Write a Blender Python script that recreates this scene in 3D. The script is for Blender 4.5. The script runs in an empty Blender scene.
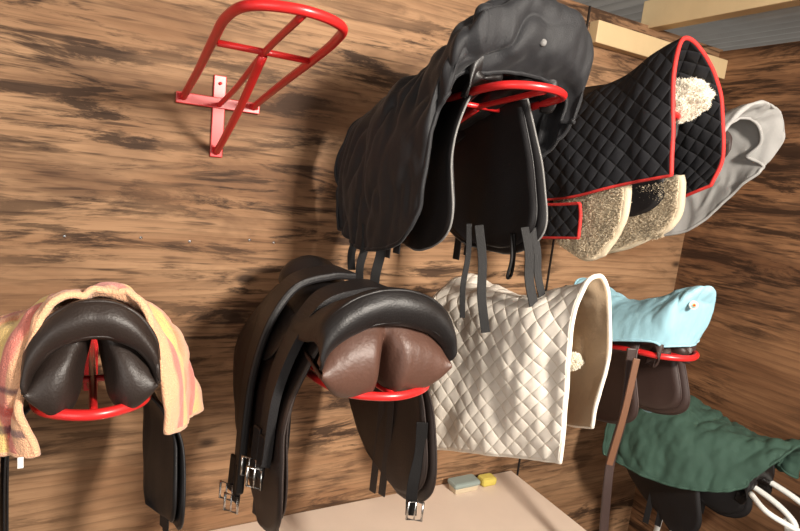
import bpy, math, random, bmesh
from mathutils import Vector, Matrix, noise
random.seed(3)
D=1.6; H=1.9
def W(x,d,h): return Vector((x,d-D,h+H))
def lin(c):
    c=c/255.0
    return c/12.92 if c<=.04045 else ((c+.055)/1.055)**2.4
def C(r,g,b): return (lin(r),lin(g),lin(b),1)
scn=bpy.context.scene
try:
    scn.view_settings.view_transform='Standard'
    scn.view_settings.look='None'
except Exception: pass

# ---------------- materials ----------------
def newmat(name):
    m=bpy.data.materials.new(name); m.use_nodes=True
    nt=m.node_tree; b=nt.nodes['Principled BSDF']
    return m,nt,b
def add(nt,t,**kw):
    n=nt.nodes.new(t)
    for k,v in kw.items(): setattr(n,k,v)
    return n
def plain(name,col,rough=.5,metal=0,spec=.5,coat=0,bump=0,bscale=200,var=0,sheen=0):
    m,nt,b=newmat(name)
    b.inputs['Base Color'].default_value=col; b.inputs['Roughness'].default_value=rough
    b.inputs['Metallic'].default_value=metal
    b.inputs['Specular IOR Level'].default_value=spec
    b.inputs['Coat Weight'].default_value=coat
    b.inputs['Coat Roughness'].default_value=.25
    b.inputs['Sheen Weight'].default_value=sheen
    tc=add(nt,'ShaderNodeTexCoord')
    if bump:
        n=add(nt,'ShaderNodeTexNoise'); n.inputs['Scale'].default_value=bscale; n.inputs['Detail'].default_value=4
        nt.links.new(tc.outputs['Object'],n.inputs['Vector'])
        bp=add(nt,'ShaderNodeBump'); bp.inputs['Strength'].default_value=bump; bp.inputs['Distance'].default_value=.002
        nt.links.new(n.outputs['Fac'],bp.inputs['Height']); nt.links.new(bp.outputs['Normal'],b.inputs['Normal'])
    if var:
        n=add(nt,'ShaderNodeTexNoise'); n.inputs['Scale'].default_value=9; n.inputs['Detail'].default_value=5
        nt.links.new(tc.outputs['Object'],n.inputs['Vector'])
        mx=add(nt,'ShaderNodeMix',data_type='RGBA')
        mx.inputs[6].default_value=tuple(c*(1-var) for c in col[:3])+(1,)
        mx.inputs[7].default_value=tuple(min(1,c*(1+var)) for c in col[:3])+(1,)
        nt.links.new(n.outputs['Fac'],mx.inputs[0]); nt.links.new(mx.outputs[2],b.inputs['Base Color'])
    return m
def plywood(name,light,mid,dark,stain=.5,seed=0.,g0=.46,g1=.62,s0=.50,s1=.575):
    """weathered plywood: grain runs horizontally"""
    m,nt,b=newmat(name); L=nt.links
    tc=add(nt,'ShaderNodeTexCoord')
    def mp(s,loc=(0,0,0)):
        n=add(nt,'ShaderNodeMapping'); n.inputs['Scale'].default_value=s; n.inputs['Location'].default_value=(loc[0]+seed,loc[1]+seed,loc[2]+seed)
        L.new(tc.outputs['Object'],n.inputs['Vector']); return n
    def ns(mapn,scale,det,rough=.55,dist=0):
        n=add(nt,'ShaderNodeTexNoise'); n.inputs['Scale'].default_value=scale; n.inputs['Detail'].default_value=det
        n.inputs['Roughness'].default_value=rough; n.inputs['Distortion'].default_value=dist
        L.new(mapn.outputs[0],n.inputs['Vector']); return n
    def S(a,c): return (a,a,c)
    def mix(fac,a,bc,mode='MIX'):
        x=add(nt,'ShaderNodeMix',data_type='RGBA',blend_type=mode)
        if isinstance(fac,float): x.inputs[0].default_value=fac
        else: L.new(fac,x.inputs[0])
        L.new(a,x.inputs[6])
        if isinstance(bc,tuple): x.inputs[7].default_value=bc
        else: L.new(bc,x.inputs[7])
        return x.outputs[2]
    def rmp(out,p0,p1,v0=0.,v1=1.):
        x=add(nt,'ShaderNodeMapRange'); x.inputs[1].default_value=p0;x.inputs[2].default_value=p1;x.inputs[3].default_value=v0;x.inputs[4].default_value=v1
        x.clamp=True
        L.new(out,x.inputs[0]); return x.outputs[0]
    def mul(a,c):
        x=add(nt,'ShaderNodeMath',operation='MULTIPLY'); L.new(a,x.inputs[0]); L.new(c,x.inputs[1]); return x.outputs[0]
    n1=ns(mp(S(.7,5)),1.6,6,.6,.5)
    r1=add(nt,'ShaderNodeValToRGB'); e=r1.color_ramp.elements
    e[0].position=.36; e[0].color=mid; e[1].position=.60; e[1].color=light
    L.new(n1.outputs['Fac'],r1.inputs[0])
    w=add(nt,'ShaderNodeTexWave',wave_type='BANDS',bands_direction='Z',wave_profile='SAW'); w.inputs['Scale'].default_value=6.5
    w.inputs['Distortion'].default_value=7; w.inputs['Detail'].default_value=3; w.inputs['Detail Scale'].default_value=.6; w.inputs['Detail Roughness'].default_value=.45
    L.new(mp(S(.4,1.5),(1.3,0,.4)).outputs[0],w.inputs['Vector'])
    c=mix(rmp(w.outputs['Fac'],.6,1.0,0,.5),r1.outputs[0],tuple(v*.62 for v in mid[:3])+(1,))
    n2=ns(mp(S(2.5,120)),1.0,3,.65)
    c=mix(rmp(n2.outputs['Fac'],.5,.70,0,.42),c,tuple(v*.5 for v in mid[:3])+(1,))
    big=ns(mp(S(1.2,1.5),(8,3,2)),1.3,3)
    gate=rmp(big.outputs['Fac'],g0,g1,.12,stain)
    n3=ns(mp(S(6,80),(3,1,2)),1.0,2,.5)
    c=mix(mul(rmp(n3.outputs['Fac'],.56,.68,0,.75),gate),c,dark)
    st2=ns(mp(S(.9,3.2),(15,7,3)),1.5,5,.7,.4)
    c=mix(mul(rmp(st2.outputs['Fac'],.47,.60,0,.55),gate),c,tuple(v*2.4 for v in dark[:3])+(1,))
    st=ns(mp(S(1.6,11),(5,2,1)),1.5,7,.7,.6)
    c=mix(mul(rmp(st.outputs['Fac'],s0,s1,0,.88),gate),c,dark)
    v=add(nt,'ShaderNodeTexVoronoi'); v.inputs['Scale'].default_value=1.5
    L.new(mp((1.2,1.2,2.6),(2.2,1,3.3)).outputs[0],v.inputs['Vector'])
    c=mix(rmp(v.outputs['Distance'],.03,.075,.85,0.),c,tuple(x*.7 for x in dark[:3])+(1,))
    L.new(c,b.inputs['Base Color'])
    b.inputs['Roughness'].default_value=.7; b.inputs['Specular IOR Level'].default_value=.25
    bp=add(nt,'ShaderNodeBump'); bp.inputs['Strength'].default_value=.3; bp.inputs['Distance'].default_value=.002
    L.new(n2.outputs['Fac'],bp.inputs['Height']); L.new(bp.outputs[0],b.inputs['Normal'])
    return m
def quilt(name,col,seam,cell=.038,rough=.85,spec=.2,st=.7):
    m,nt,b=newmat(name); L=nt.links
    uv=add(nt,'ShaderNodeUVMap'); sx=add(nt,'ShaderNodeSeparateXYZ'); L.new(uv.outputs[0],sx.inputs[0])
    def M(op,a,c=None):
        n=add(nt,'ShaderNodeMath',operation=op)
        for i,v in enumerate((a,c)):
            if v is None: continue
            if isinstance(v,(int,float)): n.inputs[i].default_value=v
            else: L.new(v,n.inputs[i])
        return n.outputs[0]
    k=math.pi/cell/1.414
    a=M('ABSOLUTE',M('SINE',M('MULTIPLY',M('ADD',sx.outputs[0],sx.outputs[1]),k)))
    c=M('ABSOLUTE',M('SINE',M('MULTIPLY',M('SUBTRACT',sx.outputs[0],sx.outputs[1]),k)))
    h=M('POWER',M('MULTIPLY',a,c),.4)
    s=M('LESS_THAN',M('MINIMUM',a,c),.07)
    mx=add(nt,'ShaderNodeMix',data_type='RGBA'); L.new(s,mx.inputs[0]); mx.inputs[6].default_value=col; mx.inputs[7].default_value=seam
    L.new(mx.outputs[2],b.inputs['Base Color'])
    bp=add(nt,'ShaderNodeBump'); bp.inputs['Strength'].default_value=st; bp.inputs['Distance'].default_value=.006
    L.new(h,bp.inputs['Height']); L.new(bp.outputs[0],b.inputs['Normal'])
    b.inputs['Roughness'].default_value=rough; b.inputs['Specular IOR Level'].default_value=spec
    return m
def towelmat(name):
    m,nt,b=newmat(name); L=nt.links
    uv=add(nt,'ShaderNodeUVMap'); sx=add(nt,'ShaderNodeSeparateXYZ'); L.new(uv.outputs[0],sx.inputs[0])
    def ramp(src,mulv,cols,off=0.):
        mu=add(nt,'ShaderNodeMath',operation='MULTIPLY_ADD'); mu.inputs[1].default_value=mulv; mu.inputs[2].default_value=off
        L.new(src,mu.inputs[0])
        r=add(nt,'ShaderNodeValToRGB'); r.color_ramp.interpolation='LINEAR'
        e=r.color_ramp.elements
        e[0].position=cols[0][0];e[0].color=cols[0][1]; e[1].position=cols[1][0]; e[1].color=cols[1][1]
        for p,c in cols[2:]:
            x=e.new(p); x.color=c
        L.new(mu.outputs[0],r.inputs[0]); return r
    pk=C(222,128,112);pe=C(238,180,138);ye=C(242,204,126);orr=C(232,150,106)
    r=ramp(sx.outputs[0],3.2,[(0,pe),(.08,pe),(.10,pk),(.17,pk),(.19,ye),(.34,ye),(.37,orr),(.46,pe),(.6,pk),(.68,pk),(.70,ye),(.85,pe),(1,pk)])
    W1=(1,1,1,1); nv=C(110,104,150); rd=C(226,140,126)
    r2=ramp(sx.outputs[1],1/.75,[(0,W1),(.045,W1),(.05,nv),(.065,nv),(.07,W1),(.09,W1),(.095,rd),(.115,rd),(.12,W1),(.145,W1),(.15,nv),(.158,nv),(.163,W1)])
    mx=add(nt,'ShaderNodeMix',data_type='RGBA',blend_type='MULTIPLY'); mx.inputs[0].default_value=.8
    L.new(r.outputs[0],mx.inputs[6]); L.new(r2.outputs[0],mx.inputs[7]); L.new(mx.outputs[2],b.inputs['Base Color'])
    tc=add(nt,'ShaderNodeTexCoord'); n=add(nt,'ShaderNodeTexNoise'); n.inputs['Scale'].default_value=350; L.new(tc.outputs['Object'],n.inputs['Vector'])
    bp=add(nt,'ShaderNodeBump'); bp.inputs['Strength'].default_value=.8; bp.inputs['Distance'].default_value=.004
    L.new(n.outputs['Fac'],bp.inputs['Height']); L.new(bp.outputs[0],b.inputs['Normal'])
    b.inputs['Roughness'].default_value=.95; b.inputs['Sheen Weight'].default_value=.3
    return m

M_red=plain('red_powder_coat',C(205,36,36),.35,coat=.2)
M_blk=plain('black_leather',C(25,22,22),.46,spec=.44,bump=.35,bscale=260,var=.2)
M_blk2=plain('black_leather_flap',C(28,26,27),.48,spec=.42,bump=.35,bscale=300,var=.3)
M_strap=plain('black_strap_leather',C(20,18,18),.6,spec=.3,bump=.3,bscale=300)
M_brnblk=plain('dark_brown_leather',C(42,33,29),.46,spec=.44,bump=.35,bscale=260,var=.25)
M_brnflap=plain('brown_black_flap',C(44,34,30),.46,spec=.42,bump=.35,bscale=260,var=.3)
M_brn=plain('brown_leather_panel',C(82,56,46),.46,spec=.42,bump=.4,bscale=160,var=.3)
M_dbrn=plain('chocolate_leather',C(58,42,38),.5,bump=.3,bscale=220,var=.2)
M_tan=plain('tan_leather',C(112,76,54),.5,bump=.2)
M_pipe_grey=plain('grey_piping',C(120,118,116),.7)
M_steel=plain('buckle_steel',C(215,215,215),.25,metal=1)
M_cover=plain('black_nylon_cover',C(27,27,30),.62,spec=.4,bump=.5,bscale=500,var=.25,sheen=.08)
M_grey=plain('grey_cotton_cover',C(158,156,153),.9,bump=.3,bscale=400)
M_blue=plain('light_blue_cover',C(150,194,208),.85,bump=.3,bscale=400,var=.06)
M_green=plain('green_cover',C(50,76,64),.85,bump=.4,bscale=300,var=.25)
M_cream=quilt('cream_quilt',C(238,229,216),C(222,210,190),.032,st=.5)
M_bq=quilt('black_quilt',C(24,24,28),C(9,9,11),.033,rough=.75,spec=.35,st=.8)
M_redtrim=plain('red_binding',C(196,44,40),.7)
M_creamtrim=plain('cream_binding',C(240,232,218),.8)
M_lin=plain('tan_lining',C(176,152,124),.9,bump=.4,bscale=300)
M_fleece=plain('cream_fleece',C(240,231,214),1,bump=.6,bscale=260,sheen=.2,spec=.1)
M_fleece2=plain('beige_fleece',C(200,184,158),1,bump=.6,bscale=260,sheen=.1,spec=.1)
M_towel=towelmat('striped_towel')
M_white=plain('white_enamel',C(232,232,228),.3,coat=.3)
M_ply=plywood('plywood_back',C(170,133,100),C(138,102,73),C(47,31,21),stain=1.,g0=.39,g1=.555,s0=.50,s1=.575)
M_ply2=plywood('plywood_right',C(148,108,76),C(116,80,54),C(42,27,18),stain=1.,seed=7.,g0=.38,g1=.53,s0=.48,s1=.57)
M_board=plain('pale_board',C(220,200,182),.55,var=.06,bump=.2,bscale=60)
M_pine=plain('pine_beam',C(206,180,138),.6,var=.12,bump=.3,bscale=80)
M_zinc=plain('galvanised_sheet',C(158,154,148),.5,metal=.4,var=.15)
M_conc=plain('concrete_floor',C(110,100,90),.9,var=.2,bump=.5,bscale=30)
M_sponge=plain('yellow_sponge',C(204,186,90),.95,bump=1,bscale=120)
M_tin=plain('grey_green_brush',C(140,152,146),.5)

# ---------------- mesh helpers ----------------
def empty(name,loc=(0,0,0)):
    o=bpy.data.objects.new(name,None); o.location=loc; o.empty_display_size=.05
    bpy.context.collection.objects.link(o); return o
def mkobj(name,verts,faces,mat,parent=None,smooth=True,uvs=None):
    me=bpy.data.meshes.new(name); me.from_pydata([tuple(v) for v in verts],[],faces); me.update()
    mats=mat if isinstance(mat,(list,tuple)) else [mat]
    for m in mats: me.materials.append(m)
    if uvs is not None:
        l=me.uv_layers.new(name='UVMap')
        for lp in me.loops: l.data[lp.index].uv=uvs[lp.vertex_index]
    if smooth:
        for p in me.polygons: p.use_smooth=True
    o=bpy.data.objects.new(name,me); bpy.context.collection.objects.link(o)
    if parent: o.parent=parent
    return o
def cr(p,n):
    out=[]; m=len(p)-1
    for i in range(n):
        t=i/(n-1)*m; k=min(int(t),m-1); f=t-k
        p1=p[k];p2=p[k+1]
        p0=p[k-1] if k>0 else p1*2-p2
        p3=p[k+2] if k+2<=m else p2*2-p1
        out.append(.5*((2*p1)+(p2-p0)*f+(2*p0-5*p1+4*p2-p3)*f*f+(-p0+3*p1-3*p2+p3)*f**3))
    return out
def tube(name,pts,r,mat,parent=None,n=None,seg=10,closed=False,smoothpath=True):
    pts=[Vector(p) for p in pts]
    if closed: pts=pts+[pts[0]]
    if smoothpath: pts=cr(pts,n or len(pts)*6)
    if closed: pts=pts[:-1]
    N=len(pts); V=[];F=[]
    up=None
    for i,p in enumerate(pts):
        if closed: t=(pts[(i+1)%N]-pts[i-1])
        else: t=pts[min(i+1,N-1)]-pts[max(i-1,0)]
        if t.length<1e-9: t=Vector((0,0,1))
        t.normalize()
        if up is None:
            up=Vector((0,0,1)) if abs(t.z)<.9 else Vector((1,0,0))
        s=t.cross(up)
        if s.length<1e-6: s=t.orthogonal()
        s.normalize(); up=s.cross(t).normalized()
        for j in range(seg):
            a=2*math.pi*j/seg; V.append(p+s*math.cos(a)*r+up*math.sin(a)*r)
    M=N if closed else N-1
    for i in range(M):
        for j in range(seg):
            a=i*seg+j;b=i*seg+(j+1)%seg;c=((i+1)%N)*seg+(j+1)%seg;d=((i+1)%N)*seg+j
            F.append((a,b,c,d))
    if not closed:
        F.append(tuple(reversed(range(seg)))); F.append(tuple((N-1)*seg+j for j in range(seg)))
    return mkobj(name,V,F,mat,parent)
def box(name,lo,hi,mat,parent=None,bev=.003):
    x0,y0,z0=lo;x1,y1,z1=hi
    V=[(x0,y0,z0),(x1,y0,z0),(x1,y1,z0),(x0,y1,z0),(x0,y0,z1),(x1,y0,z1),(x1,y1,z1),(x0,y1,z1)]
    F=[(0,3,2,1),(4,5,6,7),(0,1,5,4),(1,2,6,5),(2,3,7,6),(3,0,4,7)]
    o=mkobj(name,V,F,mat,parent,smooth=False)
    if bev:
        b=o.modifiers.new('b','BEVEL'); b.width=bev; b.segments=2
    return o
def surf(name,rows,mat,parent=None,nu=40,nv=60,thick=.004,wr=0.,wscale=9.,border=None,br=.004,seed=0,inner=None,vs_=.45,fold=0.,fscale=30.):
    """smooth sheet through control rows; wr = soft wrinkles, fold = sharper creases running down the drape"""
    R=[cr([Vector(p) for p in r],nv) for r in rows]
    cols=[cr([R[i][j] for i in range(len(R))],nu) for j in range(nv)]
    G=[[cols[j][i].copy() for j in range(nv)] for i in range(nu)]
    if wr or fold:
        G2=[[None]*nv for _ in range(nu)]
        for i in range(nu):
            for j in range(nv):
                a=G[min(i+1,nu-1)][j]-G[max(i-1,0)][j]; b=G[i][min(j+1,nv-1)]-G[i][max(j-1,0)]
                n=a.cross(b); n=n.normalized() if n.length>1e-12 else Vector((0,0,1))
                q=G[i][j]*wscale+Vector((seed*3.1,seed,0))
                q2=Vector((q.x,q.y,q.z*vs_))
                k=noise.noise(q2)+.5*noise.noise(q2*2.3)+.22*noise.noise(q2*5)
                dd=n*k*wr
                if fold:
                    p=G[i][j]; am=max(0,.35+1.1*noise.noise(p*5+Vector((9,seed,4))))
                    wp=Vector((noise.noise(p*7),noise.noise(p*7+Vector((5,5,5))),0))*.6
                    q3=Vector((p.x*fscale*.6+seed,p.y*fscale,p.z*fscale*.35+p.y*fscale*.5))+wp
                    rdg=max(0,1-abs(noise.noise(q3))*3.0)
                    dd+=n*fold*(rdg**1.5)*am
                G2[i][j]=G[i][j]+dd
        G=G2
    V=[];UV=[]
    mid=nu//2
    us=[0.]*nv
    for j in range(1,nv): us[j]=us[j-1]+(G[mid][j]-G[mid][j-1]).length
    for i in range(nu):
        for j in range(nv):
            V.append(G[i][j])
    vs=[[0.]*nv for _ in range(nu)]
    for j in range(nv):
        for i in range(1,nu): vs[i][j]=vs[i-1][j]+(G[i][j]-G[i-1][j]).length
    for i in range(nu):
        for j in range(nv): UV.append((vs[i][j],us[j]))
    F=[(i*nv+j,i*nv+j+1,(i+1)*nv+j+1,(i+1)*nv+j) for i in range(nu-1) for j in range(nv-1)]
    o=mkobj(name,V,F,[mat,inner or mat],parent,uvs=UV)
    s=o.modifiers.new('s','SOLIDIFY'); s.thickness=thick; s.offset=0
    if inner: s.material_offset=1
    if border:
        loop=[G[0][j] for j in range(nv)]+[G[i][nv-1] for i in range(1,nu)]+[G[nu-1][j] for j in range(nv-2,-1,-1)]+[G[i][0] for i in range(nu-2,0,-1)]
        tube(name+'_binding',loop,br,border,parent,closed=True,smoothpath=False,seg=8)
    return G
def ribbon(name,pts,wdir,w,mat,parent=None,thick=.005,n=None):
    pts=cr([Vector(p) for p in pts],n or len(pts)*8); wd=Vector(wdir).normalized()
    N=len(pts);V=[];F=[]
    for i,p in enumerate(pts):
        t=(pts[min(i+1,N-1)]-pts[max(i-1,0)]).normalized()
        s=(wd-t*wd.dot(t)).normalized(); nn=s.cross(t).normalized()
        for a,b in ((-1,-1),(1,-1),(1,1),(-1,1)): V.append(p+s*a*w/2+nn*b*thick/2)
    for i in range(N-1):
        for j in range(4): F.append((i*4+j,i*4+(j+1)%4,(i+1)*4+(j+1)%4,(i+1)*4+j))
    F.append((3,2,1,0)); F.append(tuple((N-1)*4+j for j in range(4)))
    o=mkobj(name,V,F,mat,parent,smooth=False)
    b=o.modifiers.new('b','BEVEL'); b.width=min(.0012,thick*.3) if thick<.008 else thick*.32; b.segments=2
    return o
def buckle(name,c,wdir,ldir,w,l,parent):
    c=Vector(c);a=Vector(wdir).normalized()*w/2;b=Vector(ldir).normalized()*l/2
    tube(name,[c-a-b,c+a-b,c+a+b,c-a+b],.0034,M_steel,parent,closed=True,smoothpath=False,seg=8)
    tube(name+'_tongue',[c-b,c+b],.002,M_steel,parent,smoothpath=False,seg=6)
def blades(name,samples,mat,parent=None,L=.009,w=.0011):
    V=[];F=[]
    for p,n in samples:
        r=Vector((random.gauss(0,1),random.gauss(0,1),random.gauss(0,1)))*.6
        d=(n+r).normalized(); s=d.cross(Vector((random.random(),random.random(),random.random()))).normalized()*w
        l=L*random.uniform(.6,1.2); q=Vector((random.gauss(0,1),random.gauss(0,1),random.gauss(0,1)))*L*.3
        k=len(V); V+= [p-s,p+s,p+d*l*.6+s*.7+q*.5,p+d*l*.6-s*.7+q*.5,p+d*l+q]
        F+=[(k,k+1,k+2,k+3),(k+3,k+2,k+4)]
    return mkobj(name,V,F,mat,parent)
def surfsamples(G,n,side=0,off=0.):
    out=[];nu=len(G);nv=len(G[0])
    for _ in range(n):
        i=random.randrange(nu-1);j=random.randrange(nv-1);a=random.random();b=random.random()
        p=G[i][j]*(1-a)*(1-b)+G[i+1][j]*a*(1-b)+G[i][j+1]*(1-a)*b+G[i+1][j+1]*a*b
        nn=(G[i+1][j]-G[i][j]).cross(G[i][j+1]-G[i][j])
        if nn.length<1e-12: continue
        nn.normalize(); s=side if side else random.choice((-1,1))
        out.append((p+nn*s*off,nn*s))
    return out

# ---------------- room ----------------
XR=2.30
box('wall_back',(-1.9,0,0),(XR+.02,.02,2.54),M_ply,bev=0)
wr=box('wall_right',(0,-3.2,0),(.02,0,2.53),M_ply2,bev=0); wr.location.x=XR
box('floor',(-1.9,-3.4,-.05),(XR+.02,.02,0),M_conc,bev=0)
V=[];F=[];nx=320
for i in range(nx):
    x=-1.9+(XR+1.94+.5)*i/(nx-1); z=2.65+.011*math.sin(x*2*math.pi/.076)
    V+=[(x,-3.3,z),(x,.6,z)]
for i in range(nx-1): F.append((2*i,2*i+1,2*i+3,2*i+2))
mkobj('ceiling',V,F,M_zinc)
box('trim_1',(1.55,-.045,2.415),(XR,-.001,2.49),M_pine)
box('trim_2',(1.85,-3.2,2.53),(1.91,.04,2.635),M_pine)
box('trim_3',(1.535,-.006,0.0),(1.541,-.0005,2.54),plain('dark_seam_strip',C(30,20,14),.9),bev=0)
sc=empty('wall_screws')
for i,(x,z) in enumerate([(-.22,1.66),(-.05,1.652),(.12,1.655),(.24,1.65),(.40,1.66),(.47,1.655),(-.3,2.1),(-.1,2.24)]):
    tube('screw_head_%d'%i,[(x,.0005,z),(x,-.0015,z)],.004,M_steel,sc,smoothpath=False)

# ---------------- racks ----------------
def rack(name,cx,zm,tz=.08,w=.085,L=.665,fw=1.12):
    e=empty(name,(0,0,0)); zt=zm+tz
    P=lambda x,y,z:(cx+x,y,z)
    tube('rails',[P(-w*1.05,-.004,zm),P(-w*1.05,-.06,zm+.012),P(-w*1.08,-.25,zm+.045),P(-w*fw,-.45,zm+tz*.8),P(-w*fw,-L+.115,zt),
        P(-w*.78*fw,-L+.035,zt+.008),P(0,-L,zt+.01),P(w*.78*fw,-L+.035,zt+.008),P(w*fw,-L+.115,zt),P(w*fw,-.45,zm+tz*.8),P(w*1.08,-.25,zm+.045),P(w*1.05,-.06,zm+.012),P(w*1.05,-.004,zm)] if L>.58 else
        [P(-w*1.05,-.004,zm),P(-w*1.05,-.06,zm+.012),P(-w*1.08,-.25,zm+.045),P(-w,-L+.05,zt-.02),P(0,-L,zt-.01),P(w,-L+.05,zt-.02),P(w*1.08,-.25,zm+.045),P(w*1.05,-.06,zm+.012),P(w*1.05,-.004,zm)],.0088,M_red,e,n=90,seg=12)
    cy=min(.44,L-.05)
    tube('cross_rail',[P(-w*1.05,-cy,zm+tz*.76),P(w*1.05,-cy,zm+tz*.76)],.0065,M_red,e,smoothpath=False)
    tube('centre_rail',[P(0,-.01,zm-.005),P(0,-.2,zm+.025),P(0,-cy,zm+tz*.76),P(0,-L+.01,zt+.006)],.0065,M_red,e)
    tube('brace',[P(0,-.012,zm-.125),P(0,-.10,zm-.09),P(0,-.26,zm-.02),P(0,-cy+.01,zm+tz*.70)],.0090,M_red,e)
    box('upright_plate',P(-.016,-.009,zm-.14),P(.016,-.0005,zm+.07),M_red,e,.002)
    box('wall_bar',P(-w*1.25,-.013,zm-.014),P(w*1.25,-.0005,zm+.014),M_red,e,.002)
    for i,(x,z) in enumerate([(-w*1.15,0),(w*1.15,0),(0,-.12),(0,.05)]):
        tube('screw_%d'%i,[P(x,-.008,zm+z),P(x,-.015,zm+z)],.004,M_red,e,smoothpath=False)
    return e
ZT=2.02; ZB=1.385
rack('saddle_rack',.295,ZT,tz=.10,L=.675,fw=1.15)
rack('saddle_rack.001',.815,ZT,tz=.065,L=.675,fw=1.1); rack('saddle_rack.002',1.275,ZT,L=.62,w=.065); rack('saddle_rack.003',1.62,ZT-.02,L=.42,w=.06)
rack('saddle_rack.004',.012,ZB+.004,w=.070,L=.668,fw=1.22); rack('saddle_rack.005',.535,ZB-.008,L=.69,fw=1.25); rack('saddle_rack.006',.985,ZB-.02,L=.55,w=.06); rack('saddle_rack.007',1.47,ZB)

# ---------------- saddle ----------------
def saddle(name,cx,zr,yf=-.68,Ls=.46,cw=.11,ch=.17,fx=.15,drop=.37,seat=M_blk,panel=M_blk,flap=M_blk2,pipe=None,flaps=(-1,1),fy=.10,tilt=(.03,.03),gw=.16,gz=.09,bt=.09,lob=0.,pom=0.,skirt=True,ftop=.085,gk=1.,pw=.004,upt=.075,pwd=1.,prear=0.):
    e=empty(name)
    s_=[.05,.18,.38,.58,.78,.93,1.0]
    hc=[ch,ch-.03,ch-.062,ch-.07+pom*.4,ch-.05+pom,ch-.02+pom,ch-.05+pom]
    hw=[cw,cw*1.02,cw*.95,cw*.78,cw*.62,cw*.55,cw*.45]
    dr=[.10,.09,.075,.07,.07,.065,.05]
    T=[-1,-.75,-.45,-.2,0,.2,.45,.75,1]
    def arch(hwid,top,d,y,sc=1,dz=0,TT=T):
        return [Vector((cx+hwid*sc*math.sin(t*math.pi/2),y,zr+top+dz-d*(1-math.cos(t*math.pi/2)))) for t in TT]
    rows=[]
    rows.append(arch(cw*.90,ch-bt,.07,yf+.030))
    rows.append(arch(cw*.97,ch-bt*.85,.085,yf+.004))
    rows.append(arch(cw*1.0,ch-bt*.45,.10,yf-.008))
    rows.append(arch(cw*.995,ch-.010,.10,yf+.000))
    for s,h,w,d in zip(s_,hc,hw,dr): rows.append(arch(w,h,d,yf+Ls*s))
    surf('seat',rows,seat,e,nu=50,nv=44,thick=.006,wr=.003,wscale=14)
    tube('cantle_piping',[Vector(p) for p in arch(cw*1.0,ch+.001,.10,yf+.012)],.0035,seat,e)
    tube('cantle_seam',[Vector(p) for p in arch(cw*.975,ch-bt*.85+.001,.085,yf+.002)],.0025,seat,e)
    TP=[-1,-.86,-.68,-.48,-.30,-.18,-.09,0,.09,.18,.30,.48,.68,.86,1]
    def gul(t): return math.exp(-(t/gw)**2)
    def bot(t):
        a=abs(t); base=-.004+upt*max(0,(a-.55)/.45)**2*1.0+lob
        return base*(1-gul(t))+gz*gul(t)
    def prow(k,y,gd,wsc,dz=0.,da=0.):
        out=[]
        for t in TP:
            ang=t*math.pi/2
            xt=cw*.93*math.sin(ang*.98); zt=ch-bt-.07*(1-math.cos(ang))
            xb=cw*wsc*t*pwd; zb=bot(t)
            q=min(1,max(0,k))
            z=zt*(1-q)+zb*q+dz*(1-gul(t))+da; x=xt*(1-q)+xb*q
            out.append(Vector((cx+x,y+gd*gk*gul(t),zr+z)))
        return out
    rows=[prow(0,yf+.03,.01,1),prow(.25,yf+.002,.06,.98),prow(.55,yf-.006,.10,.97),prow(.85,yf+.004,.12,.92),prow(1,yf+.035,.12,.86),prow(1,yf+.10,.08,.84,.004,prear*.3),prow(1,yf+.25,.0,.72,.008,prear),prow(1,yf+Ls-.05,.0,.6,.015,prear*1.3)]
    surf('panel',rows,panel,e,nu=60,nv=90,thick=.006,wr=pw,wscale=20,seed=int(cx*10))
    for i,sd in enumerate((-1,1)):
        if sd not in flaps: continue
        tl=tilt[i]
        for lay,(off,sc,nm) in enumerate(((0,1,'flap'),(-.014,.9,'sweat_flap'))):
            rows=[]
            for a in [0,.1,.25,.4,.55,.7,.8,.88,.94,.98,1.0]:
                x0=cw*.62; k=math.sin(min(a*2.0,1)*math.pi/2)
                x=x0+(fx+off-x0)*k; z=zr+ftop-a*(drop+ftop)*(1 if lay==0 else .96)
                y1=yf+fy+.04*math.cos(a*3)+ (.02 if lay else 0); y2=yf+Ls-.03+.075*math.sin(math.pi*min(1,a*1.1))*sc-(.03 if lay else 0)
                if a>.7:
                    q=math.sqrt(max(0.,1-((a-.7)/.3)**2*.93)); m=(y1+y2)/2; y1=m+(y1-m)*q; y2=m+(y2-m)*q
                rows.append([Vector((cx+sd*(x-tl*b),y1+(y2-y1)*b,z+(.02 if ftop>.05 else 0)*b)) for b in (0,.2,.4,.6,.8,1)])
            surf('%s_%s'%(nm,'l' if sd<0 else 'r'),rows,flap,e,nu=36,nv=18,thick=.005,border=(pipe if lay==0 else None) or flap,br=.0026,wr=.005,wscale=7)
        if skirt:
            rows=[]
            for a in [0,.3,.6,.85,1.0]:
                q=math.sqrt(max(0,1-a*a*.9)); x=cw*.75+(fx*.9-cw*.75)*math.sin(a*math.pi/2)+.008; m=yf+Ls*.62
                rows.append([Vector((cx+sd*(x-tl*b),m+(b-.5)*.26*q,zr+.10-a*.12+pom*.4)) for b in (0,.33,.66,1)])
            surf('skirt_%s'%('l' if sd<0 else 'r'),rows,seat,e,nu=20,nv=14,thick=.005)
        for k in range(2):
            yy=yf+.24+k*.05
            ribbon('billet_%s_%d'%('l' if sd<0 else 'r',k),[(cx+sd*(fx-.03),yy,zr-.05),(cx+sd*(fx-.022),yy,zr-.2),(cx+sd*(fx-.02),yy+.004,zr-drop-.03-.02*k)],(.3,-.8,0),.022,flap,e,thick=.004)
    return e
def drop_strap(nm,x,d,h0,h1,par,mat=M_strap,w=.02,sw=.008,dx=0.,dd=0.):
    ribbon(nm,[W(x,d,h0),W(x+sw*.5+dx*.33,d+dd*.33,(h0*2+h1)/3),W(x-sw*.6+dx*.66,d+dd*.66,(h0+h1*2)/3),W(x+dx,d+dd,h1)],(.85,-.5,0),w,mat,par,thick=.004)

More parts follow.
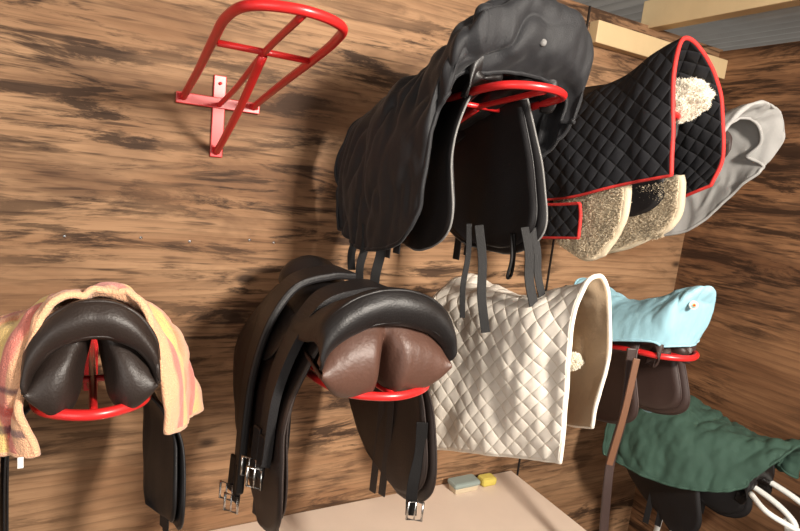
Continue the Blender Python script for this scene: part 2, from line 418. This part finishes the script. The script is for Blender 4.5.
# --- top centre: saddle under black cover ---
s2=saddle('english_saddle',.80,2.06,yf=-.58,Ls=.42,cw=.12,ch=.165,fx=.13,drop=.34,pipe=M_pipe_grey,fy=.0,gz=.09,lob=.05,pom=-.12,skirt=False,ftop=.03,prear=-.09)
c2=empty('black_saddle_cover')
rows=[
 [W(.655,1.04,.16),W(.67,1.03,.20),W(.73,1.02,.225),W(.81,1.015,.235),W(.89,1.015,.225),W(.95,1.02,.20),W(.955,1.03,.15)],
 [W(.64,1.02,.165),W(.645,.995,.225),W(.70,.98,.265),W(.81,.97,.285),W(.91,.97,.27),W(.965,.98,.225),W(.968,1.0,.15)],
 [W(.63,1.02,.15),W(.635,.99,.26),W(.69,.975,.335),W(.80,.975,.375),W(.91,.975,.365),W(.975,.98,.30),W(.975,1.01,.15)],
 [W(.618,1.035,.10),W(.615,1.03,.22),W(.68,1.03,.335),W(.80,1.03,.37),W(.91,1.03,.345),W(.975,1.04,.25),W(.972,1.04,.11)],
 [W(.61,1.06,-.12),W(.60,1.09,.10),W(.645,1.11,.25),W(.79,1.12,.30),W(.90,1.12,.26),W(.955,1.12,.15),W(.955,1.12,.05)],
 [W(.60,1.25,-.20),W(.58,1.25,.03),W(.63,1.25,.185),W(.78,1.25,.24),W(.89,1.25,.19),W(.94,1.25,.09),W(.94,1.25,.02)],
 [W(.60,1.46,-.18),W(.585,1.47,.0),W(.64,1.45,.125),W(.77,1.45,.175),W(.87,1.45,.12),W(.92,1.45,.04),W(.92,1.45,.0)],
]
G=surf('cover',rows,M_cover,c2,nu=160,nv=220,thick=.003,wr=.013,wscale=9,border=M_cover,br=.005,fold=.022,fscale=18,seed=6)
tube('seam',[G[i][66] for i in range(30,160,2)],.0022,M_cover,c2,smoothpath=False,seg=6)
n_=Vector((-.55,-.8,.1)).normalized(); c_=G[28][113]
tube('press_stud',[c_-n_*.002,c_+n_*.007],.007,M_pipe_grey,c2,smoothpath=False,seg=20)
drop_strap('strap_1',.60,1.27,-.14,-.30,s2); drop_strap('strap_2',.63,1.24,-.14,-.33,s2,w=.024)
drop_strap('strap_3',.605,1.34,-.14,-.27,s2)
drop_strap('strap_4',.83,1.12,-.11,-.36,s2,w=.022,dx=.01,dd=-.07); drop_strap('strap_5',.815,1.14,-.11,-.34,s2,w=.014,dx=-.005,dd=-.03)
drop_strap('strap_7',.905,1.04,-.10,-.275,s2,w=.022,dx=.0,dd=-.07)
drop_strap('strap_8',.92,1.03,-.10,-.26,s2,w=.018,dx=.01,dd=-.06)
tube('stirrup_loop',[W(.90,1.08,-.12),W(.895,1.06,-.18),W(.89,1.06,-.225),W(.91,1.07,-.22),W(.91,1.07,-.17),W(.90,1.07,-.12)],.004,M_strap,s2)

# --- black quilted pad with red binding ---
saddle('english_saddle.001',1.285,2.085,yf=-.56,Ls=.40,cw=.085,ch=.12,fx=.10,drop=.26,fy=.0)
q3=empty('black_quilted_saddle_pad')
rows=[
 [W(1.175,.88,.057),W(1.16,.89,.17),W(1.165,.91,.28),W(1.20,.93,.365),W(1.28,.93,.345),W(1.36,.93,.28),W(1.405,.93,.2),W(1.43,.93,.12),W(1.435,.95,.05)],
 [W(1.155,1.0,.025),W(1.14,1.01,.13),W(1.15,1.03,.24),W(1.19,1.05,.31),W(1.27,1.05,.30),W(1.35,1.05,.24),W(1.40,1.04,.16),W(1.43,1.04,.08),W(1.435,1.05,.0)],
 [W(1.135,1.14,-.02),W(1.12,1.15,.08),W(1.13,1.17,.19),W(1.18,1.18,.25),W(1.27,1.18,.25),W(1.35,1.18,.2),W(1.40,1.16,.12),W(1.43,1.16,.03),W(1.435,1.16,-.055)],
 [W(1.12,1.28,-.045),W(1.09,1.3,.06),W(1.11,1.31,.16),W(1.17,1.33,.21),W(1.27,1.33,.21),W(1.35,1.33,.16),W(1.40,1.3,.08),W(1.43,1.3,.0),W(1.435,1.28,-.08)],
]
surf('pad',rows,M_bq,q3,nu=60,nv=110,thick=.010,wr=.010,wscale=7,border=M_redtrim,br=.0055)
fl=empty('fleece_half_pad')
rows=[[W(1.18,1.0,.02),W(1.185,1.0,-.05),W(1.19,1.02,-.10),W(1.19,1.05,-.155)],[W(1.17,1.1,.02),W(1.175,1.1,-.06),W(1.18,1.1,-.13),W(1.18,1.1,-.175)],[W(1.165,1.22,.02),W(1.17,1.22,-.05),W(1.175,1.2,-.11),W(1.175,1.19,-.15)]]
G=surf('fleece_left',rows,M_fleece2,fl,thick=.024,nu=24,nv=24,wr=.004,wscale=40,border=M_fleece2,br=.012)
blades('fleece_left_pile',surfsamples(G,26000,off=.0125),M_fleece2,fl,L=.006,w=.0008)
rows=[[W(1.38,1.0,.06),W(1.395,1.0,-.02),W(1.395,1.02,-.07),W(1.395,1.05,-.09)],[W(1.38,1.12,.03),W(1.39,1.12,-.06),W(1.39,1.13,-.11),W(1.385,1.15,-.15)],[W(1.37,1.3,.03),W(1.38,1.3,-.07),W(1.38,1.3,-.15),W(1.37,1.3,-.2)]]
G=surf('fleece_right',rows,M_fleece2,fl,thick=.024,nu=24,nv=24,wr=.004,wscale=40,border=M_fleece2,br=.012)
blades('fleece_right_pile',surfsamples(G,30000,off=.0125),M_fleece2,fl,L=.006,w=.0008)
def fluff(parent,c,r,mat,n=12000,sq=(1,1,1)):
    samp=[]
    def kk(nn): return 1+.22*noise.noise(nn*1.7)+.10*noise.noise(nn*4)
    for i in range(n):
        z=random.uniform(-1,1);a=random.uniform(0,6.283);q=math.sqrt(1-z*z); nn=Vector((q*math.cos(a),q*math.sin(a),z))
        k=kk(nn)
        samp.append((Vector(c)+Vector((nn.x*r*sq[0]*k,nn.y*r*sq[1]*k,nn.z*r*sq[2]*k)),nn))
    bm=bmesh.new(); bmesh.ops.create_icosphere(bm,subdivisions=5,radius=r)
    for v in bm.verts:
        k=kk(v.co.normalized()); v.co=Vector((v.co.x*sq[0]*k,v.co.y*sq[1]*k,v.co.z*sq[2]*k))+Vector(c)
    me=bpy.data.meshes.new('wool_core'); bm.to_mesh(me); bm.free(); me.materials.append(mat)
    for p in me.polygons:p.use_smooth=True
    o=bpy.data.objects.new('wool_core',me); bpy.context.collection.objects.link(o); o.parent=parent
    blades('wool_pile',samp,mat,parent,L=.006,w=.0008)
sf=empty('sheepskin_cantle_roll')
fluff(sf,W(1.33,1.03,.262),.038,M_fleece,sq=(1.0,2.6,1.5))
dk=empty('black_numnah')
rows=[[W(1.13,1.1,-.035),W(1.14,1.1,-.07),W(1.145,1.1,-.125)],[W(1.12,1.2,-.05),W(1.125,1.2,-.08),W(1.13,1.2,-.14)],[W(1.11,1.34,-.06),W(1.115,1.34,-.09),W(1.12,1.32,-.16)]]
surf('numnah_left',rows,M_bq,dk,thick=.008,border=M_redtrim,br=.005)

# --- grey cover ---
saddle('english_saddle.002',1.62,2.085,yf=-.50,Ls=.35,cw=.085,ch=.12,fx=.11,drop=.16,seat=M_dbrn,panel=M_dbrn,flap=M_dbrn,flaps=())
g4=empty('grey_saddle_cover')
rows=[
 [W(1.525,1.05,.12),W(1.53,1.03,.19),W(1.57,1.01,.235),W(1.62,1.005,.25),W(1.68,1.005,.235),W(1.715,1.01,.19),W(1.71,1.04,.15)],
 [W(1.50,1.03,.08),W(1.505,.99,.2),W(1.55,.97,.27),W(1.62,.96,.29),W(1.70,.96,.27),W(1.745,.965,.2),W(1.74,1.0,.12)],
 [W(1.50,1.10,.0),W(1.50,1.08,.14),W(1.55,1.08,.23),W(1.62,1.08,.25),W(1.70,1.07,.22),W(1.745,1.07,.13),W(1.74,1.07,.05)],
 [W(1.50,1.22,-.07),W(1.49,1.22,.04),W(1.54,1.22,.14),W(1.62,1.22,.17),W(1.70,1.22,.12),W(1.745,1.22,.0),W(1.74,1.2,-.09)],
 [W(1.52,1.36,-.12),W(1.51,1.38,-.02),W(1.55,1.4,.08),W(1.62,1.4,.11),W(1.68,1.4,.06),W(1.72,1.38,-.05),W(1.71,1.36,-.14)]]
surf('cover',rows,M_grey,g4,nu=80,nv=110,thick=.004,wr=.010,wscale=10,border=M_grey,br=.005,seed=2,fold=.010,fscale=20)

# --- bottom left saddle with towel ---
saddle('english_saddle.003',.012,1.468,cw=.092,ch=.185,fx=.165,drop=.36,seat=M_brnblk,panel=M_brnblk,flap=M_blk2,yf=-.66,fy=.16,tilt=(-.06,.04),Ls=.44,gw=.22,gz=.105,bt=.062,lob=.004,pom=-.10,skirt=False,ftop=-.01,pw=.002,upt=.05,pwd=1.04)
tw=empty('striped_towel')
rows=[
 [W(-.062,.955,-.485),W(-.082,.955,-.40),W(-.072,.95,-.31),W(-.042,.96,-.25),W(.012,.985,-.232),W(.073,.965,-.245),W(.10,.955,-.31),W(.113,.955,-.40),W(.125,.955,-.475)],
 [W(-.115,1.0,-.50),W(-.125,1.01,-.41),W(-.11,1.01,-.32),W(-.06,1.02,-.26),W(.012,1.04,-.245),W(.08,1.03,-.26),W(.125,1.02,-.32),W(.15,1.02,-.41),W(.16,1.02,-.50)],
 [W(-.175,1.10,-.53),W(-.17,1.11,-.43),W(-.14,1.11,-.34),W(-.07,1.12,-.30),W(.012,1.12,-.29),W(.085,1.12,-.30),W(.145,1.12,-.35),W(.178,1.12,-.44),W(.19,1.12,-.53)],
 [W(-.22,1.20,-.55),W(-.195,1.21,-.45),W(-.155,1.22,-.36),W(-.07,1.2,-.32),W(.012,1.2,-.31),W(.085,1.2,-.32),W(.15,1.2,-.37),W(.19,1.2,-.46),W(.215,1.2,-.55)]]
surf('towel',rows,M_towel,tw,nu=70,nv=140,thick=.010,wr=.012,wscale=12,border=M_towel,br=.006,seed=5,fold=.016,fscale=18)
box('label',(-.088,-.648,1.394),(-.080,-.645,1.412),M_white,tw,.001)

# --- bottom centre saddle with girths ---
s6=saddle('english_saddle.004',.515,1.468,cw=.145,ch=.205,fx=.175,drop=.36,seat=M_blk,panel=M_brn,flap=M_brnflap,pipe=M_brnflap,yf=-.68,fy=.07,tilt=(.01,.01),Ls=.52,gw=.10,gz=.045,bt=.072,lob=-.006,gk=.55,pw=.002,upt=.05,pwd=1.03)
gi=empty('leather_girth')
def girth(k,x,y0,hb,w,xo):
    ribbon('girth_strap_%d'%k,[W(.56+xo,y0+.05,-.262),W(.50+xo,y0+.04,-.262),W(.42+xo,y0+.03,-.285),W(.365+xo,y0+.02,-.36),W(x+.01,y0+.02,-.47),W(x,y0+.02,-.60),W(x-.004,y0+.02,hb)],(0.15,1,0),w,M_blk2,gi,thick=.018,n=60)
    for j in (-1,1):
        ribbon('girth_tab_%d_%d'%(k,j),[W(x-.010,y0+.02+j*w*.26,hb+.06),W(x-.014,y0+.02+j*w*.26,hb-.03)],(.3,-1,0),.026,M_blk,gi,thick=.008)
        buckle('girth_buckle_%d_%d'%(k,j),W(x-.024,y0+.02+j*w*.26,hb-.03),(.7,-.7,0),(0,0,1),.034,.042,gi)
girth(1,.325,1.22,-.77,.10,0); girth(2,.33,1.06,-.62,.085,.01)
for i,(x,d,a,b) in enumerate([(.665,1.01,-.55,-.78),(.40,1.18,-.5,-.95)]):
    drop_strap('strap_%d'%i,x,d,a,b,s6,w=.026)
buckle('strap_buckle',W(.665,.995,-.76),(.85,-.5,0),(0,0,1),.034,.045,s6)

# --- cream quilted pad ---
saddle('english_saddle.005',1.0,1.468,cw=.06,ch=.085,fx=.07,drop=.22,seat=M_lin,panel=M_fleece2,flap=M_dbrn,yf=-.60,Ls=.40,flaps=())
cp=empty('cream_quilted_saddle_pad')
rows=[
 [W(.945,.855,-.61),W(.935,.86,-.50),W(.922,.86,-.38),W(.915,.86,-.28),W(.93,.86,-.215),W(.965,.86,-.18),W(1.015,.865,-.205),W(1.05,.87,-.30),W(1.06,.87,-.42),W(1.055,.88,-.55)],
 [W(.925,.97,-.655),W(.915,.98,-.54),W(.90,.98,-.42),W(.895,.98,-.32),W(.92,.98,-.27),W(.965,.98,-.25),W(1.02,.98,-.27),W(1.065,.98,-.34),W(1.08,.98,-.46),W(1.075,.98,-.59)],
 [W(.895,1.12,-.71),W(.88,1.13,-.58),W(.87,1.14,-.44),W(.875,1.14,-.34),W(.91,1.14,-.295),W(.97,1.14,-.285),W(1.03,1.14,-.30),W(1.08,1.14,-.37),W(1.10,1.14,-.5),W(1.095,1.14,-.63)],
 [W(.85,1.28,-.775),W(.83,1.30,-.62),W(.825,1.31,-.46),W(.835,1.31,-.35),W(.90,1.32,-.30),W(.97,1.32,-.28),W(1.03,1.32,-.3),W(1.09,1.32,-.38),W(1.11,1.3,-.5),W(1.105,1.28,-.66)]]
surf('pad',rows,M_cream,cp,nu=70,nv=130,thick=.010,wr=.020,wscale=6.5,border=M_creamtrim,br=.005,inner=M_lin,seed=3)
fluff(cp,W(1.0,.93,-.40),.020,M_fleece,n=6000,sq=(1.9,1,.8))

# --- light blue cover ---
s8=saddle('english_saddle.006',1.465,1.468,cw=.08,ch=.13,fx=.115,drop=.24,seat=M_dbrn,panel=M_dbrn,flap=M_dbrn,yf=-.62,fy=.02,pom=-.04)
bc=empty('light_blue_saddle_cover')
rows=[
 [W(1.39,.975,-.40),W(1.41,.96,-.395),W(1.44,.955,-.395),W(1.465,.955,-.395),W(1.49,.955,-.395),W(1.52,.96,-.395),W(1.54,.975,-.40)],
 [W(1.375,.975,-.39),W(1.385,.95,-.33),W(1.42,.945,-.29),W(1.465,.94,-.28),W(1.51,.945,-.29),W(1.545,.95,-.33),W(1.555,.975,-.39)],
 [W(1.36,1.0,-.39),W(1.37,.96,-.29),W(1.41,.93,-.235),W(1.46,.925,-.215),W(1.51,.93,-.235),W(1.545,.96,-.30),W(1.555,1.0,-.40)],
 [W(1.345,1.07,-.41),W(1.365,1.05,-.34),W(1.41,1.04,-.285),W(1.46,1.04,-.27),W(1.52,1.04,-.285),W(1.56,1.05,-.36),W(1.58,1.06,-.52)],
 [W(1.335,1.17,-.44),W(1.36,1.17,-.37),W(1.41,1.16,-.325),W(1.46,1.16,-.315),W(1.52,1.16,-.33),W(1.57,1.16,-.42),W(1.60,1.12,-.68)],
 [W(1.34,1.3,-.44),W(1.36,1.3,-.35),W(1.40,1.32,-.29),W(1.46,1.32,-.28),W(1.51,1.32,-.30),W(1.56,1.3,-.42),W(1.585,1.28,-.6)]]
surf('cover',rows,M_blue,bc,nu=80,nv=100,thick=.004,wr=.006,wscale=12,border=M_blue,br=.004,seed=4,fold=.008,fscale=20)
ribbon('girth_strap',[W(1.345,1.03,-.42),W(1.35,1.02,-.6),W(1.345,1.03,-.75),W(1.34,1.02,-.86),W(1.35,1.0,-1.10)],(.8,-.5,0),.026,M_dbrn,s8,thick=.009,n=40)
ribbon('girth_strap_tan',[W(1.335,1.0,-.44),W(1.325,1.0,-.60),W(1.315,1.01,-.76)],(.8,-.5,0),.018,M_tan,s8,thick=.006,n=30)
n_=Vector((-.45,-.85,.15)).normalized(); c_=W(1.418,.921,-.268)
for k,(r_,m_) in enumerate(((.012,M_white),(.008,M_blue),(.005,M_sponge),(.003,M_redtrim))):
    tube('badge_%d'%k,[c_+n_*(.0008*k-.004),c_+n_*(.001+.0008*k)],r_,m_,bc,smoothpath=False,seg=24)

# --- green covered saddle on white stand ---
saddle('english_saddle.007',2.03,1.0,cw=.075,ch=.075,fx=.15,drop=.28,yf=-.64,Ls=.42,flap=M_blk2,pom=-.04)
gc=empty('green_saddle_cover')
rows=[
 [W(1.97,.97,-.88),W(2.0,.95,-.82),W(2.05,.94,-.80),W(2.10,.94,-.80),W(2.14,.95,-.83),W(2.15,.97,-.88)],
 [W(1.94,.95,-.91),W(1.975,.90,-.81),W(2.04,.88,-.75),W(2.10,.88,-.735),W(2.165,.90,-.79),W(2.185,.93,-.90)],
 [W(1.88,1.03,-.96),W(1.91,1.02,-.86),W(1.97,1.0,-.785),W(2.05,1.0,-.77),W(2.13,1.0,-.80),W(2.19,1.02,-.91)],
 [W(1.82,1.14,-.99),W(1.85,1.14,-.89),W(1.91,1.13,-.79),W(2.0,1.13,-.765),W(2.12,1.13,-.79),W(2.19,1.13,-.91)],
 [W(1.79,1.26,-1.0),W(1.81,1.27,-.90),W(1.87,1.27,-.79),W(1.97,1.26,-.73),W(2.10,1.26,-.76),W(2.19,1.26,-.89)],
 [W(1.78,1.40,-1.0),W(1.80,1.42,-.90),W(1.86,1.43,-.81),W(1.97,1.43,-.77),W(2.08,1.43,-.79),W(2.17,1.41,-.89)]]
surf('cover',rows,M_green,gc,nu=110,nv=120,thick=.004,wr=.016,wscale=12,border=M_green,br=.005,seed=8,fold=.020,fscale=18)
st=empty('white_tubular_stand')
for sx in (-1,1):
    x=2.045+sx*.05
    tube('top_rail',[W(x+sx*.02,.80,-1.02),W(x+sx*.01,.82,-.96),W(x,.95,-.925),W(x,1.2,-.92),W(x,1.3,-.93)],.010,M_white,st)
    tube('leg_front',[W(x,.84,-.965),W(x+sx*.04,.80,-1.1),W(x+sx*.09,.74,-1.89)],.011,M_white,st)
    tube('leg_rear',[W(x,1.25,-.93),W(x,1.25,-1.1),W(x+sx*.02,1.3,-1.89)],.011,M_white,st)
tube('front_loop',[W(1.93,.93,-.92),W(1.90,.86,-.935),W(1.93,.80,-.955),W(2.0,.76,-.985),W(2.06,.75,-1.0),W(2.12,.77,-.99),W(2.13,.84,-.96)],.009,M_white,st)
tube('low_loop',[W(1.90,.92,-1.16),W(1.89,.86,-1.10),W(1.93,.80,-1.05),W(2.0,.76,-1.04),W(2.08,.76,-1.05),W(2.14,.80,-1.08)],.009,M_white,st)
tube('front_stretcher',[W(1.94,.79,-1.15),W(2.15,.79,-1.15)],.008,M_white,st)

# --- work table ---
tb=empty('work_table')
box('board_top',(.10,-.72,.745),(1.50,-.004,.770),M_board,tb,.003)
box('apron_front',(.14,-.68,.66),(1.46,-.66,.744),M_pine,tb)
box('apron_rear',(.14,-.05,.66),(1.46,-.03,.744),M_pine,tb)
for i,(x,y) in enumerate([(.14,-.68),(1.40,-.68),(.14,-.09),(1.40,-.09)]): box('leg_%d'%i,(x,y,0.0),(x+.06,y+.06,.744),M_pine,tb)
br=empty('scrubbing_brush')
box('brush_back',(1.17,-.090,.791),(1.285,-.030,.812),M_tin,br,.009); box('bristles',(1.178,-.084,.771),(1.278,-.036,.792),M_fleece2,br,.004)
sp=empty('sponge'); box('sponge_block',(1.305,-.080,.771),(1.370,-.032,.803),M_sponge,sp,.010)

# ---------------- camera ----------------
cam=bpy.data.cameras.new('camera'); cam.sensor_width=36; cam.lens=570/800*36; cam.clip_start=.02
co=bpy.data.objects.new('camera',cam); bpy.context.collection.objects.link(co)
rt=Vector((.8768,-.46835,.10893)); up=Vector((-.01686,.19645,.98037)); bk=rt.cross(up).normalized(); rt=up.cross(bk).normalized()
m=Matrix((( rt.x,up.x,bk.x,0),(rt.y,up.y,bk.y,-D),(rt.z,up.z,bk.z,H),(0,0,0,1)))
co.matrix_world=m; scn.camera=co

# ---------------- lights ----------------
def area(name,loc,tgt,size,power,col):
    l=bpy.data.lights.new(name,'AREA'); l.size=size; l.energy=power; l.color=col
    o=bpy.data.objects.new(name,l); bpy.context.collection.objects.link(o); o.location=loc
    o.rotation_euler=(Vector(tgt)-Vector(loc)).to_track_quat('-Z','Y').to_euler(); return o
area('key_lamp',(1.0,-2.45,2.50),(.85,0,1.45),.28,104,(1,.92,.82))
area('left_fill_light',(-1.6,-2.4,1.9),(.6,0,1.6),1.2,20,(1,.94,.87))  # weak fill lamp added on the left to lift left-facing sides; no doorway there
w=bpy.data.worlds.new('world'); scn.world=w; w.use_nodes=True
w.node_tree.nodes['Background'].inputs[0].default_value=(1,.95,.89,1); w.node_tree.nodes['Background'].inputs[1].default_value=.48
